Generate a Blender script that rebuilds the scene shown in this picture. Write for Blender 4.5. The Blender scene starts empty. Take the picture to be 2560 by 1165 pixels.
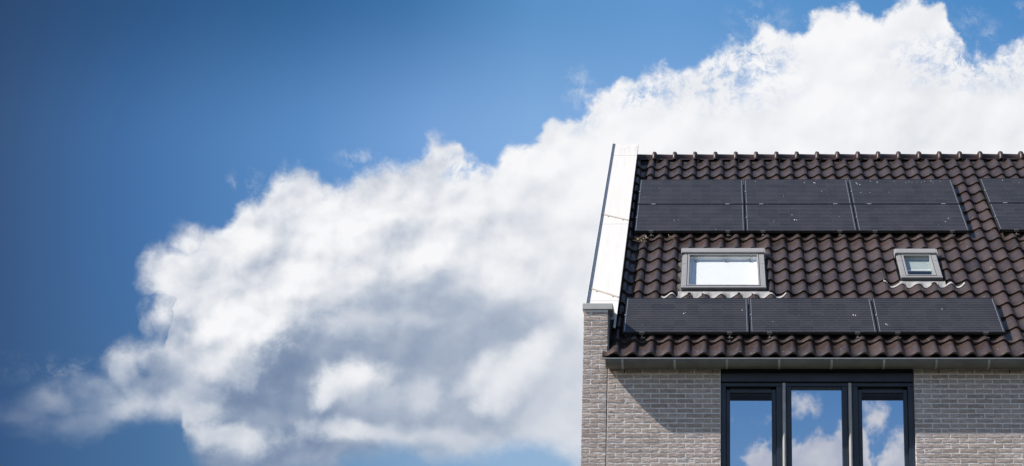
import bpy, bmesh, math, random
from mathutils import Vector, Matrix
import numpy as np
random.seed(7)
rng = np.random.default_rng(11)
scn = bpy.context.scene
C = scn.collection
R = math.radians

# ------------------------------------------------------------------ camera
RT = Vector((0.99990892, 0.01287058, 0.00406248))
UP = Vector((-0.00138985, -0.20120876, 0.9795474))
FW = Vector((-0.01342475, 0.97946382, 0.20117255))
cam_d = bpy.data.cameras.new('camera')
cam = bpy.data.objects.new('camera', cam_d)
C.objects.link(cam)
M = Matrix((RT, UP, -FW)).transposed().to_4x4()
M.translation = Vector((1.6806, -17.6268, 1.6))
cam.matrix_world = M
cam_d.sensor_width = 36.0
cam_d.lens = 3600.0 / 2560.0 * 36.0
cam_d.shift_x = (1280 - 1739.4) / 2560.0
cam_d.shift_y = (1173.3 - 582.5) / 2560.0
cam_d.clip_start = 0.1
cam_d.clip_end = 5000
scn.camera = cam

# ------------------------------------------------------------------ view
scn.view_settings.view_transform = 'Standard'
scn.view_settings.look = 'None'
EXPOSURE = 0.55                                # the photograph is exposed a little bright
scn.view_settings.exposure = EXPOSURE
scn.view_settings.gamma = 1.0
scn.view_settings.use_curve_mapping = False
scn.cycles.max_bounces = 6
scn.cycles.diffuse_bounces = 3
scn.cycles.glossy_bounces = 4
scn.cycles.transmission_bounces = 4
scn.cycles.caustics_reflective = False
scn.cycles.caustics_refractive = False

# ------------------------------------------------------------------ sun
to_sun = Vector((-0.90, -0.272, 0.93)).normalized()
sd = bpy.data.lights.new('sun', 'SUN')
sd.energy = 5.0
sd.angle = R(0.53)
sd.color = (1.0, 0.94, 0.87)
sun = bpy.data.objects.new('sun', sd)
sun.rotation_euler = to_sun.to_track_quat('Z', 'Y').to_euler()
sun.location = (-8, -4, 20)
C.objects.link(sun)

# ------------------------------------------------------------------ node helper
def srgb(r, g, b):
    f = lambda c: (c / 255 / 12.92) if c / 255 <= 0.04045 else ((c / 255 + 0.055) / 1.055) ** 2.4
    return (f(r), f(g), f(b), 1.0)

class NT:
    """small expression wrapper round a node tree"""
    def __init__(s, tree):
        s.t = tree
    def node(s, typ, **kw):
        n = s.t.nodes.new(typ)
        for k, v in kw.items():
            setattr(n, k, v)
        return n
    def put(s, sock, v):
        if v is None:
            return
        if hasattr(v, 'links') or isinstance(v, bpy.types.NodeSocket):
            s.t.links.new(v, sock)
        else:
            sock.default_value = v
    def m(s, op, a, b=None, c=None, clamp=False):
        n = s.node('ShaderNodeMath', operation=op, use_clamp=clamp)
        s.put(n.inputs[0], a); s.put(n.inputs[1], b)
        if c is not None:
            s.put(n.inputs[2], c)
        return n.outputs[0]
    def add(s, a, b): return s.m('ADD', a, b)
    def sub(s, a, b): return s.m('SUBTRACT', a, b)
    def mul(s, a, b): return s.m('MULTIPLY', a, b)
    def div(s, a, b): return s.m('DIVIDE', a, b)
    def vm(s, op, a, b=None, scale=None):
        n = s.node('ShaderNodeVectorMath', operation=op)
        s.put(n.inputs[0], a)
        if b is not None: s.put(n.inputs[1], b)
        if scale is not None: s.put(n.inputs['Scale'], scale)
        return n.outputs['Value'] if op in ('DOT_PRODUCT', 'LENGTH', 'DISTANCE') else n.outputs['Vector']
    def sep(s, v):
        n = s.node('ShaderNodeSeparateXYZ'); s.put(n.inputs[0], v)
        return n.outputs
    def comb(s, x, y, z=0.0):
        n = s.node('ShaderNodeCombineXYZ')
        s.put(n.inputs[0], x); s.put(n.inputs[1], y); s.put(n.inputs[2], z)
        return n.outputs[0]
    def noise(s, vec, scale=1.0, detail=4.0, rough=0.5, lac=2.0, dist=0.0, col=False, dims='3D', w=None):
        n = s.node('ShaderNodeTexNoise', noise_dimensions=dims)
        s.put(n.inputs['Vector'], vec)
        n.inputs['Scale'].default_value = scale
        n.inputs['Detail'].default_value = detail
        n.inputs['Roughness'].default_value = rough
        n.inputs['Lacunarity'].default_value = lac
        n.inputs['Distortion'].default_value = dist
        return n.outputs['Color' if col else 'Fac']
    def smooth(s, v, a, b, lo=0.0, hi=1.0):
        n = s.node('ShaderNodeMapRange', interpolation_type='SMOOTHSTEP')
        s.put(n.inputs[0], v)
        n.inputs[1].default_value = a; n.inputs[2].default_value = b
        n.inputs[3].default_value = lo; n.inputs[4].default_value = hi
        return n.outputs[0]
    def lin(s, v, a, b, lo=0.0, hi=1.0):
        n = s.node('ShaderNodeMapRange')
        s.put(n.inputs[0], v)
        n.inputs[1].default_value = a; n.inputs[2].default_value = b
        n.inputs[3].default_value = lo; n.inputs[4].default_value = hi
        return n.outputs[0]
    def ramp(s, v, stops, interp='LINEAR'):
        n = s.node('ShaderNodeValToRGB'); s.put(n.inputs[0], v)
        e = n.color_ramp.elements
        n.color_ramp.interpolation = interp
        e[0].position, e[0].color = stops[0]
        e[1].position, e[1].color = stops[-1]
        for p, c in stops[1:-1]:
            k = e.new(p); k.color = c
        return n.outputs[0]
    def curve(s, v, pts, lo, hi):
        """piecewise curve through (x,y), x and y inside lo..hi"""
        n = s.node('ShaderNodeFloatCurve')
        x = s.lin(v, lo, hi)
        s.put(n.inputs['Value'], x)
        c = n.mapping.curves[0]
        q = [((a - lo) / (hi - lo), b / 1.6 + 0.25) for a, b in pts]
        c.points[0].location = q[0]; c.points[1].location = q[-1]
        for p in q[1:-1]:
            c.points.new(*p)
        for p in c.points:
            p.handle_type = 'AUTO_CLAMPED'
        n.mapping.update()
        return s.mul(s.sub(n.outputs[0], 0.25), 1.6)
    def mix(s, f, a, b, blend='MIX'):
        n = s.node('ShaderNodeMix', data_type='RGBA', blend_type=blend)
        n.clamp_result = False
        s.put(n.inputs[0], f); s.put(n.inputs[6], a); s.put(n.inputs[7], b)
        return n.outputs[2]
    def blob(s, P, cx, cy, rx, ry, ang=0.0):
        """soft elliptical bump of height 1 round (cx, cy)"""
        n = s.node('ShaderNodeMapping', vector_type='TEXTURE')
        s.put(n.inputs['Vector'], P)
        n.inputs['Location'].default_value = (cx, cy, 0)
        n.inputs['Rotation'].default_value = (0, 0, R(ang))
        n.inputs['Scale'].default_value = (rx, ry, 1)
        g = s.node('ShaderNodeTexGradient', gradient_type='QUADRATIC_SPHERE')
        s.put(g.inputs[0], n.outputs[0])
        return g.outputs['Fac']

# ------------------------------------------------------------------ world: sky with cumulus
world = bpy.data.worlds.new('World')
scn.world = world
world.use_nodes = True
wt = world.node_tree
wt.nodes.clear()
w = NT(wt)
sky = w.node('ShaderNodeTexSky', sky_type='NISHITA')
sky.sun_disc = False
sky.sun_elevation = math.asin(to_sun.z)
sky.sun_rotation = math.atan2(to_sun.x, to_sun.y)
sky.air_density = 1.0; sky.dust_density = 0.6; sky.ozone_density = 1.6
D = w.node('ShaderNodeTexCoord').outputs['Generated']
dx, dy, dz = w.sep(D)
front = w.smooth(dy, -0.02, 0.02)
Dm = w.comb(dx, w.m('ABSOLUTE', dy), dz)
# tangent chart of the sky (a fixed compass direction of the world), unit = 1000 px of arc
kf = w.m('MAXIMUM', w.vm('DOT_PRODUCT', Dm, tuple(FW)), 0.05)
U = w.add(w.mul(w.div(w.vm('DOT_PRODUCT', Dm, tuple(RT)), kf), 3.6), 1.7394)
V = w.sub(1.1733, w.mul(w.div(w.vm('DOT_PRODUCT', Dm, tuple(UP)), kf), 3.6))
V = w.m('MINIMUM', w.m('MAXIMUM', V, -3.0), 3.0)
U = w.m('MINIMUM', w.m('MAXIMUM', U, -3.0), 5.0)
P = w.comb(U, V, 0.0)
#WORLD_BODY_BEGIN
def warp(P, amp, scale, seed, detail=2.0, rough=0.5):
    n = w.noise(w.vm('ADD', P, (seed, seed * 0.7, seed * 1.3)), scale, detail, rough, col=True)
    v = w.vm('SUBTRACT', n, (0.5, 0.5, 0.5))
    v = w.vm('MULTIPLY', v, (amp, amp, 0.0))
    return w.vm('ADD', P, v)

P1 = warp(P, 0.085, 4.2, 3.1, 3.0, 0.55)
P2 = warp(P1, 0.05, 15.0, 8.7, 3.0, 0.55)
U2, V2, _ = w.sep(P2)
top_pts = [(-0.2, 1.10), (0.0, 1.09), (0.1, 1.04), (0.2, 1.00), (0.3, 0.97), (0.38, 0.92),
           (0.43, 0.80), (0.455, 0.63), (0.48, 0.575), (0.55, 0.545), (0.59, 0.50), (0.66, 0.465), (0.70, 0.42),
           (0.76, 0.41), (0.82, 0.44), (0.92, 0.405), (1.0, 0.405), (1.06, 0.375), (1.1, 0.345), (1.135, 0.355),
           (1.16, 0.40), (1.24, 0.405), (1.27, 0.365), (1.33, 0.345), (1.37, 0.275), (1.43, 0.275), (1.46, 0.235),
           (1.58, 0.20), (1.66, 0.17), (1.74, 0.165), (1.77, 0.125), (1.86, 0.105), (1.9, 0.055), (1.97, 0.08),
           (2.05, 0.02), (2.14, 0.005), (2.17, 0.05), (2.24, -0.01), (2.34, -0.01), (2.38, 0.06), (2.44, 0.13), (2.56, 0.11), (2.8, 0.05)]
bot_pts = [(-0.2, 1.06), (0.0, 1.085), (0.2, 1.085), (0.34, 1.05), (0.45, 1.055), (0.47, 1.13), (0.52, 1.17), (0.6, 1.21),
           (0.8, 1.18), (0.95, 1.14), (1.1, 1.15), (1.3, 1.14), (1.45, 1.17), (2.8, 1.3)]
T = w.curve(U2, top_pts, -0.2, 2.8)
B = w.curve(U2, bot_pts, -0.2, 2.8)
fine = w.noise(w.vm('ADD', P1, (1.7, 4.1, 0.3)), 13.0, 8.0, 0.62)
wispf = w.noise(w.vm('ADD', P1, (9.7, 2.1, 0.3)), 5.0, 7.0, 0.62)
dT = w.sub(V2, T)
for (cx, cy, rx, ry, a) in [(0.432, 0.668, 0.082, 0.085, -25), (0.47, 0.60, 0.06, 0.05, 0), (0.425, 0.775, 0.045, 0.07, 0), (0.385, 0.80, 0.016, 0.04, 20), (0.318, 0.925, 0.060, 0.100, 28), (0.40, 0.90, 0.09, 0.08, 0),
                            (0.40, 0.98, 0.13, 0.09, 0), (0.25, 0.985, 0.14, 0.06, 0), (0.13, 1.00, 0.10, 0.045, -15), (0.04, 1.045, 0.12, 0.04, 0)]:
    g_ = w.m('SQRT', w.blob(P2, cx, cy, rx * 2, ry * 2, a))
    g_ = w.sub(w.mul(w.sub(g_, 0.5), 2.0 * min(rx, ry)), w.smooth(g_, 0.30, 0.0, 0.0, 0.3))
    dT = w.m('MAXIMUM', dT, g_)
dT = w.add(dT, w.mul(w.sub(fine, 0.5), w.curve(U, [(-0.2, 0.05), (0.5, 0.08), (1.2, 0.10), (1.5, 0.14), (2.8, 0.14)], -0.2, 2.8)))
dT = w.add(dT, w.mul(w.sub(wispf, 0.5), 0.10))
aT = w.smooth(w.mul(dT, w.curve(U2, [(-0.2, 0.5), (0.3, 0.65), (0.6, 0.85), (1.4, 1.0), (2.8, 1.1)], -0.2, 2.8)), -0.012, 0.034)
dB = w.add(w.sub(B, V2), w.mul(w.sub(wispf, 0.5), 0.12))
aB = w.smooth(dB, -0.03, 0.05)
alpha = w.mul(aT, aB)
# the tail on the left is thin
thin = w.curve(U2, [(-0.2, 0.20), (0.0, 0.22), (0.12, 0.38), (0.22, 0.50), (0.29, 0.85), (0.36, 0.97), (0.5, 1.0), (2.8, 1.0)], -0.2, 2.8)
alpha = w.mul(alpha, w.m('MINIMUM', thin, 1.0))
# torn places near the upper edge
tearn = w.noise(w.vm('ADD', P2, (5.7, 3.1, 0.3)), 17.0, 8.0, 0.72)
Pb = warp(P, 0.05, 6.0, 5.5, 4.0, 0.6)
for (cx, cy, rx, ry, k) in [(1.80, 0.19, 0.24, 0.12, 0.75), (1.60, 0.235, 0.12, 0.06, 0.7), (2.42, 0.15, 0.24, 0.10, 0.8),
                            (1.17, 0.42, 0.10, 0.05, 0.9), (0.83, 0.45, 0.08, 0.04, 0.7), (1.9, 0.13, 0.12, 0.08, 0.8), (1.44, 0.29, 0.08, 0.06, 0.6)]:
    h = w.mul(w.m('SQRT', w.blob(Pb, cx, cy, rx, ry)), k)
    tear = w.mul(h, w.smooth(tearn, 0.42, 0.66))
    alpha = w.mul(alpha, w.sub(1.0, w.m('MINIMUM', w.mul(tear, 1.3), 0.9)))
# loose wisps above the edge
wa = None
for (cx, cy, rx, ry, k) in [(0.61, 0.455, 0.06, 0.05, 0.5), (0.9, 0.395, 0.09, 0.03, 0.5), (1.45, 0.215, 0.06, 0.07, 0.6),
                            (2.46, 0.07, 0.07, 0.035, 0.4), (2.55, 0.02, 0.05, 0.03, 0.4), (1.90, 0.05, 0.10, 0.07, 0.5), (2.42, 0.03, 0.06, 0.06, 0.3), (0.12, 0.92, 0.28, 0.05, 0.35)]:
    g = w.mul(w.mul(w.m('SQRT', w.blob(Pb, cx, cy, rx, ry)), k), w.smooth(tearn, 0.44, 0.70))
    wa = g if wa is None else w.m('MAXIMUM', wa, g)
alpha = w.m('MAXIMUM', alpha, wa)

# brightness of the cloud: light masses over grey ones, laid one over the other
P3 = warp(P, 0.06, 5.0, 13.3, 3.0, 0.5)
P4 = warp(P3, 0.046, 12.0, 17.3, 6.0, 0.58)
U4, V4, _ = w.sep(P4)
S = w.curve(U4, [(-0.2, 0.44), (0.1, 0.48), (0.25, 0.60), (0.34, 0.70), (0.45, 0.76), (0.7, 0.80), (1.0, 0.83), (1.3, 0.90), (1.6, 0.95), (2.1, 0.95), (2.8, 0.90)], -0.2, 2.8)
G = w.curve(U4, [(-0.2, 1.0), (0.3, 0.93), (0.45, 0.88), (0.6, 0.87), (0.7, 0.80), (0.8, 0.745), (0.9, 0.70), (1.0, 0.67), (1.12, 0.65), (1.25, 0.68), (1.4, 0.74), (1.5, 0.84), (2.8, 1.0)], -0.2, 2.8)
gt = w.curve(U4, [(-0.2, 0.34), (0.3, 0.38), (0.5, 0.33), (0.7, 0.31), (0.9, 0.42), (1.1, 0.53), (1.3, 0.62), (1.45, 0.68), (2.8, 0.8)], -0.2, 2.8)
def lay(S, wgt, target):
    return w.add(S, w.mul(wgt, w.sub(target, S)))
S = lay(S, w.smooth(w.sub(V4, G), -0.045, 0.09), gt)
layers = [  # cx, cy, rx, ry, angle, brightness, strength, softness
    (0.80, 0.89, 0.36, 0.09, -6, 0.27, 0.85, 0.9), (0.63, 1.00, 0.20, 0.13, -20, 0.24, 0.9, 0.7), (0.47, 0.80, 0.07, 0.14, 20, 0.40, 0.8, 0.6),
    (0.74, 1.09, 0.24, 0.07, 0, 0.24, 0.9, 0.6), (1.12, 0.84, 0.24, 0.06, -5, 0.46, 0.8, 0.8), (1.16, 1.02, 0.22, 0.06, 0, 0.38, 0.8, 0.6),
    (0.57, 0.76, 0.13, 0.15, 15, 0.90, 0.95, 0.35), (0.72, 0.69, 0.17, 0.11, -15, 0.90, 0.8, 0.5), (0.41, 0.68, 0.09, 0.09, 0, 0.74, 0.6, 0.6),
    (0.90, 0.60, 0.25, 0.07, -10, 0.93, 0.7, 0.6), (0.62, 0.53, 0.09, 0.045, -35, 0.97, 0.7, 0.4), (0.80, 0.53, 0.08, 0.05, -20, 0.97, 0.6, 0.5),
    (0.73, 0.60, 0.12, 0.035, -35, 0.68, 0.6, 0.6), (0.98, 0.53, 0.09, 0.05, -60, 0.72, 0.6, 0.6), (0.51, 0.66, 0.05, 0.08, 20, 0.64, 0.6, 0.6),
    (1.28, 0.56, 0.16, 0.07, -10, 0.78, 0.6, 0.7), (1.40, 0.66, 0.12, 0.10, 0, 0.76, 0.6, 0.7),
    (0.91, 0.805, 0.12, 0.03, -5, 0.66, 0.8, 0.6), (0.55, 0.91, 0.10, 0.035, 25, 0.72, 0.7, 0.5), (0.46, 0.95, 0.10, 0.07, 30, 0.62, 0.7, 0.5),
    (0.36, 0.93, 0.055, 0.06, 0, 0.30, 0.9, 0.5), (0.31, 0.87, 0.05, 0.07, 35, 0.72, 0.9, 0.35), (0.40, 1.02, 0.11, 0.035, 0, 0.70, 0.8, 0.4),
    (0.395, 0.785, 0.02, 0.035, 20, 0.86, 0.9, 0.4), (0.41, 0.86, 0.06, 0.03, 20, 0.66, 0.8, 0.4), (0.14, 0.99, 0.04, 0.035, 0, 0.66, 0.6, 0.5),
    (0.885, 0.950, 0.080, 0.042, -8, 0.86, 1.0, 0.42), (0.83, 0.985, 0.050, 0.026, -35, 0.86, 0.9, 0.4), (0.93, 1.00, 0.10, 0.03, 0, 0.58, 0.8, 0.7), (1.06, 0.99, 0.045, 0.04, -20, 0.70, 0.8, 0.5),
    (1.00, 1.085, 0.20, 0.024, 6, 0.66, 0.9, 0.6), (0.86, 1.065, 0.08, 0.022, 0, 0.76, 0.7, 0.5),
    (1.27, 0.945, 0.075, 0.045, -30, 0.86, 0.9, 0.5), (1.34, 0.87, 0.065, 0.034, -45, 0.86, 0.9, 0.45), (1.19, 0.935, 0.050, 0.020, -45, 0.84, 0.8, 0.6), (1.24, 1.00, 0.04, 0.03, 0, 0.80, 0.7, 0.6),
    (0.56, 1.09, 0.13, 0.03, 4, 0.66, 0.9, 0.35), (0.60, 1.115, 0.05, 0.025, 0, 0.78, 0.6, 0.4), (1.35, 1.125, 0.12, 0.02, 0, 0.80, 0.7, 0.5),
    (1.40, 1.02, 0.08, 0.10, 0, 0.72, 0.6, 0.6),
    (1.74, 0.22, 0.16, 0.06, 10, 0.84, 0.6, 0.6), (2.28, 0.22, 0.08, 0.16, 0, 0.84, 0.7, 0.7), (2.33, 0.36, 0.14, 0.10, 0, 0.84, 0.6, 0.7),
    (1.80, 0.33, 0.12, 0.05, 10, 0.88, 0.5, 0.7), (2.50, 0.30, 0.08, 0.10, 0, 0.88, 0.5, 0.6), (2.10, 0.16, 0.20, 0.12, 0, 0.99, 0.5, 0.7),
    (1.50, 0.33, 0.15, 0.08, 0, 1.0, 0.6, 0.7), (1.30, 0.42, 0.10, 0.06, 0, 1.0, 0.6, 0.6),
]
edge_n = w.mul(w.sub(w.noise(w.vm('ADD', P3, (3.3, 7.1, 0.0)), 12.0, 8.0, 0.62), 0.5), 0.85)
for (cx, cy, rx, ry, a, tv, k, soft) in layers:
    g = w.m('SQRT', w.blob(P4, cx, cy, rx * 2.0, ry * 2.0, a))
    wg = w.mul(w.smooth(w.add(g, edge_n), 0.42 - soft * 0.62, 0.5 + soft * 0.75), w.mul(w.smooth(g, 0.0, 0.2), k))
    S = lay(S, wg, tv)
def relief(scale, det, rough, off, seed):
    q = w.vm('ADD', P1, (seed, seed, 0.0))
    a = w.noise(q, scale, det, rough)
    b = w.noise(w.vm('ADD', q, (-0.45 * off, -0.9 * off, 0.0)), scale, det, rough)
    return w.sub(a, b)
def billow(scale, off, seed):
    q = w.vm('ADD', P4, (seed, seed, 0.0))
    r = []
    for o in (0.0, off):
        n = w.node('ShaderNodeTexVoronoi', feature='SMOOTH_F1', voronoi_dimensions='2D')
        n.inputs['Smoothness'].default_value = 0.6
        n.inputs['Scale'].default_value = scale
        w.put(n.inputs['Vector'], w.vm('ADD', q, (-0.45 * o, -0.9 * o, 0.0)))
        r.append(n.outputs['Distance'])
    return w.sub(r[1], r[0])
rel = w.add(w.mul(relief(4.6, 6.0, 0.52, 0.045, 2.2), 1.05), w.mul(relief(11.0, 5.0, 0.5, 0.024, 6.1), 0.42))
rel2 = w.add(w.mul(billow(8.0, 0.035, 4.4), 0.50), w.mul(billow(19.0, 0.014, 2.4), 0.18))
relk = w.curve(U2, [(-0.2, 0.6), (0.35, 0.9), (0.6, 1.15), (1.1, 1.0), (1.6, 0.38), (2.8, 0.38)], -0.2, 2.8)
relV = w.smooth(w.sub(V4, G), -0.02, 0.12, 0.88, 0.34)
S = w.add(S, w.mul(w.mul(w.add(rel, rel2), relk), relV))
S = w.add(S, w.mul(w.sub(aT, 1.0), 0.10))
S = w.m('MINIMUM', S, 1.0)
cloud_col = w.ramp(S, [(0.0, srgb(92, 114, 148)), (0.25, srgb(128, 146, 174)), (0.5, srgb(176, 187, 204)), (0.72, srgb(216, 220, 228)), (0.88, srgb(236, 238, 242)), (1.0, srgb(248, 248, 250))])
# blue of the sky in view
r0 = w.ramp(w.lin(U, 0.0, 2.56), [(0.0, srgb(46, 74, 114)), (0.12, srgb(46, 84, 130)), (0.3, srgb(52, 100, 152)), (0.4, srgb(62, 114, 168)), (0.52, srgb(88, 143, 197)), (0.65, srgb(96, 151, 206)), (1.0, srgb(76, 136, 196))])
r1 = w.ramp(w.lin(U, 0.0, 2.56), [(0.0, srgb(58, 88, 130)), (0.13, srgb(68, 112, 166)), (0.3, srgb(92, 142, 198)), (0.42, srgb(120, 164, 218)), (0.52, srgb(132, 174, 224)), (0.7, srgb(130, 172, 224)), (1.0, srgb(120, 166, 220))])
r2 = w.ramp(w.lin(U, 0.0, 2.56), [(0.0, srgb(56, 88, 132)), (0.15, srgb(74, 114, 158)), (0.3, srgb(104, 144, 184)), (0.5, srgb(146, 178, 212)), (1.0, srgb(165, 190, 220))])
blue = w.mix(w.smooth(V, -0.05, 0.40), r0, r1)
blue = w.mix(w.smooth(V, 0.55, 1.15), blue, r2)
STR = 0.1
EG = 2.0 ** EXPOSURE
nish = w.vm('SCALE', sky.outputs[0], scale=0.88)
# the seen part of the sky fades into the plain daylight sky outside
win = w.mul(w.mul(w.smooth(U, -1.4, -0.3), w.smooth(U, 4.4, 3.0)), w.mul(w.smooth(V, -1.6, -0.3), w.smooth(V, 2.6, 1.5)))
blue_all = w.mix(win, nish, w.vm('SCALE', blue, scale=1.0 / STR / EG))
# plain cumulus elsewhere
gn = w.noise(w.vm('MULTIPLY', D, (2.0, 2.0, 3.4)), 1.25, 7.0, 0.55, dist=0.3)
ga = w.mul(w.smooth(w.sub(gn, w.mul(dz, 0.16)), 0.44, 0.54), w.smooth(dz, 0.0, 0.1))
gcol = w.ramp(w.smooth(gn, 0.48, 0.72), [(0.0, srgb(225, 230, 238)), (1.0, srgb(205, 212, 224))])
# the sky behind the photographer, seen in the panes
Q = warp(P, 0.10, 5.0, 21.3, 5.0, 0.6)
QU, QV, _ = w.sep(Q)
rt_pts = [(-0.2, 1.0), (1.2, 1.05), (1.80, 1.17), (1.86, 1.165), (1.895, 1.12), (1.93, 1.10), (1.98, 1.09), (2.03, 1.075), (2.07, 1.07), (2.10, 1.04),
          (2.13, 1.04), (2.165, 1.15), (2.18, 1.13), (2.2, 1.09), (2.24, 1.075), (2.27, 1.10), (2.35, 1.06), (2.8, 1.0)]
TB = w.curve(QU, rt_pts, -0.2, 2.8)
fb = w.noise(w.vm('ADD', P1, (4.7, 1.1, 3.3)), 16.0, 8.0, 0.62)
ab = w.smooth(w.add(w.sub(QV, TB), w.mul(w.sub(fb, 0.5), 0.20)), -0.01, 0.05)
upper = w.mul(w.m('SQRT', w.blob(Q, 2.01, 1.020, 0.08, 0.06)), 0.68)
upper = w.m('MAXIMUM', upper, w.mul(w.m('SQRT', w.blob(Q, 2.165, 1.035, 0.06, 0.09)), 0.72))
upper = w.smooth(w.add(upper, w.mul(w.sub(fb, 0.5), 1.8)), 0.15, 0.85)
ab = w.m('MAXIMUM', ab, upper)
Sb = w.add(w.sub(1.0, w.mul(w.smooth(w.sub(QV, TB), 0.0, 0.20), 0.45)), w.mul(rel, 1.0))
bcol = w.ramp(Sb, [(0.3, srgb(150, 165, 205)), (0.7, srgb(205, 212, 234)), (1.0, srgb(248, 246, 254))])
back_blue = w.ramp(w.smooth(V, 0.9, 1.2), [(0.0, srgb(98, 150, 212)), (1.0, srgb(124, 170, 224))])
back = w.mix(ab, back_blue, bcol)
fcol = w.mix(alpha, blue_all, w.vm('SCALE', cloud_col, scale=1.0 / STR / EG))
bcol2 = w.vm('SCALE', back, scale=0.95 / STR / EG)
generic = w.mix(ga, nish, w.vm('SCALE', gcol, scale=0.42 / STR / EG))
seen = w.mix(front, bcol2, fcol)
final = w.mix(win, generic, seen)
bg = w.node('ShaderNodeBackground')
bg.inputs['Strength'].default_value = STR
w.put(bg.inputs['Color'], final)
out = w.node('ShaderNodeOutputWorld')
w.put(out.inputs['Surface'], bg.outputs[0])
world.cycles.sampling_method = 'MANUAL'
world.cycles.sample_map_resolution = 512
#WORLD_BODY_END

# ================================================================== materials
def material(name):
    m = bpy.data.materials.new(name)
    m.use_nodes = True
    m.node_tree.nodes.clear()
    n = NT(m.node_tree)
    b = n.node('ShaderNodeBsdfPrincipled')
    o = n.node('ShaderNodeOutputMaterial')
    n.t.links.new(b.outputs[0], o.inputs['Surface'])
    return m, n, b

def bump(n, b, h, strength, dist):
    k = n.node('ShaderNodeBump')
    k.inputs['Strength'].default_value = strength
    k.inputs['Distance'].default_value = dist
    n.put(k.inputs['Height'], h)
    n.put(b.inputs['Normal'], k.outputs[0])

def plain(name, col, rough=0.5, metal=0.0, spec=0.5, var=0.12, scale=6.0, bmp=0.0, coat=0.0):
    m, n, b = material(name)
    tc = n.node('ShaderNodeTexCoord').outputs['Object']
    f = n.noise(tc, scale, 5.0, 0.6)
    c2 = tuple(c * (1 - var) for c in col) + (1,)
    c1 = tuple(min(1, c * (1 + var)) for c in col) + (1,)
    n.put(b.inputs['Base Color'], n.mix(n.smooth(f, 0.3, 0.7), c1, c2))
    n.put(b.inputs['Roughness'], n.lin(f, 0.3, 0.7, max(0.02, rough - 0.08), rough + 0.08))
    b.inputs['Metallic'].default_value = metal
    b.inputs['Specular IOR Level'].default_value = spec
    if coat: b.inputs['Coat Weight'].default_value = coat
    if bmp: bump(n, b, n.noise(tc, scale * 12, 4.0, 0.6), bmp, 0.004)
    return m

def obj_random(n):
    return n.node('ShaderNodeObjectInfo').outputs['Random']
def world_pos(n):
    return n.node('ShaderNodeNewGeometry').outputs['Position']

# --- brick
def brick_material(name, cells=False):
    m, n, b = material(name)
    rnd = obj_random(n); pos = world_pos(n)
    x, y, z = n.sep(pos)
    if cells:                                   # joined bricks: the tone changes from brick to brick by place
        wc = n.node('ShaderNodeTexWhiteNoise', noise_dimensions='2D')
        row = n.m('FLOOR', n.div(n.sub(z, 6.4593 - 0.007), 0.0638))
        n.put(wc.inputs['Vector'], n.comb(n.m('FLOOR', n.div(n.add(x, n.mul(n.m('MODULO', row, 2.0), 0.11)), 0.22)), row, 0.0))
        rnd = wc.outputs['Value']
    seed = n.mul(rnd, 37.0)
    q = n.vm('ADD', pos, n.comb(seed, n.mul(rnd, 13.0), 0.0))
    streak = n.noise(n.vm('MULTIPLY', q, (14.0, 14.0, 46.0)), 1.0, 6.0, 0.66, dist=0.9)
    grain = n.noise(q, 190.0, 4.0, 0.6)
    big = n.noise(q, 9.0, 3.0, 0.5)
    base = n.ramp(rnd, [(0.0, (0.400, 0.330, 0.296, 1)), (0.3, (0.500, 0.420, 0.376, 1)), (0.7, (0.570, 0.488, 0.445, 1)), (1.0, (0.450, 0.382, 0.356, 1))])
    c = n.mix(n.mul(n.smooth(streak, 0.50, 0.75), 0.6), base, (0.62, 0.555, 0.515, 1))
    c = n.mix(n.mul(n.smooth(streak, 0.44, 0.30), 0.8), c, (0.20, 0.155, 0.13, 1))
    c = n.mix(n.mul(n.smooth(grain, 0.45, 0.75), 0.25), c, (0.16, 0.13, 0.12, 1))
    # lime bloom beside the window
    near = n.mul(n.smooth(x, 4.62, 4.22), n.smooth(x, 4.17, 4.20))
    bloom = n.mul(near, n.smooth(n.noise(n.vm('MULTIPLY', pos, (9, 9, 16)), 1.0, 4.0, 0.6), 0.48, 0.66))
    few = n.mul(n.smooth(rnd, 0.95, 0.99), n.smooth(streak, 0.45, 0.62))
    c = n.mix(n.mul(n.m('MAXIMUM', bloom, few), 0.65), c, (0.60, 0.60, 0.62, 1))
    crease = n.m('ABSOLUTE', n.sub(n.noise(n.vm('MULTIPLY', q, (9.0, 9.0, 30.0)), 1.0, 3.0, 0.5, dist=1.4), 0.5))
    c = n.mix(n.mul(n.smooth(crease, 0.022, 0.0), 0.55), c, (0.16, 0.125, 0.105, 1))
    n.put(b.inputs['Base Color'], c)
    b.inputs['Roughness'].default_value = 0.92
    b.inputs['Specular IOR Level'].default_value = 0.2
    crease = n.m('ABSOLUTE', n.sub(n.noise(n.vm('MULTIPLY', q, (9.0, 9.0, 30.0)), 1.0, 3.0, 0.5, dist=1.4), 0.5))
    h = n.add(n.mul(streak, 0.8), n.mul(grain, 0.22))
    h = n.add(h, n.mul(n.smooth(crease, 0.0, 0.05), 0.8))
    bump(n, b, h, 0.7, 0.0045)
    return m
M_brick = brick_material('handmade_brick')
M_brick_far = brick_material('handmade_brick_courses', True)

m, n, b = material('mortar')
pos = world_pos(n)
f = n.noise(pos, 30.0, 5.0, 0.6)
n.put(b.inputs['Base Color'], n.mix(n.smooth(f, 0.3, 0.7), (0.84, 0.815, 0.785, 1), (0.74, 0.715, 0.69, 1)))
b.inputs['Roughness'].default_value = 0.95
bump(n, b, n.noise(pos, 160.0, 4.0, 0.6), 0.3, 0.003)
M_mortar = m

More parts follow.
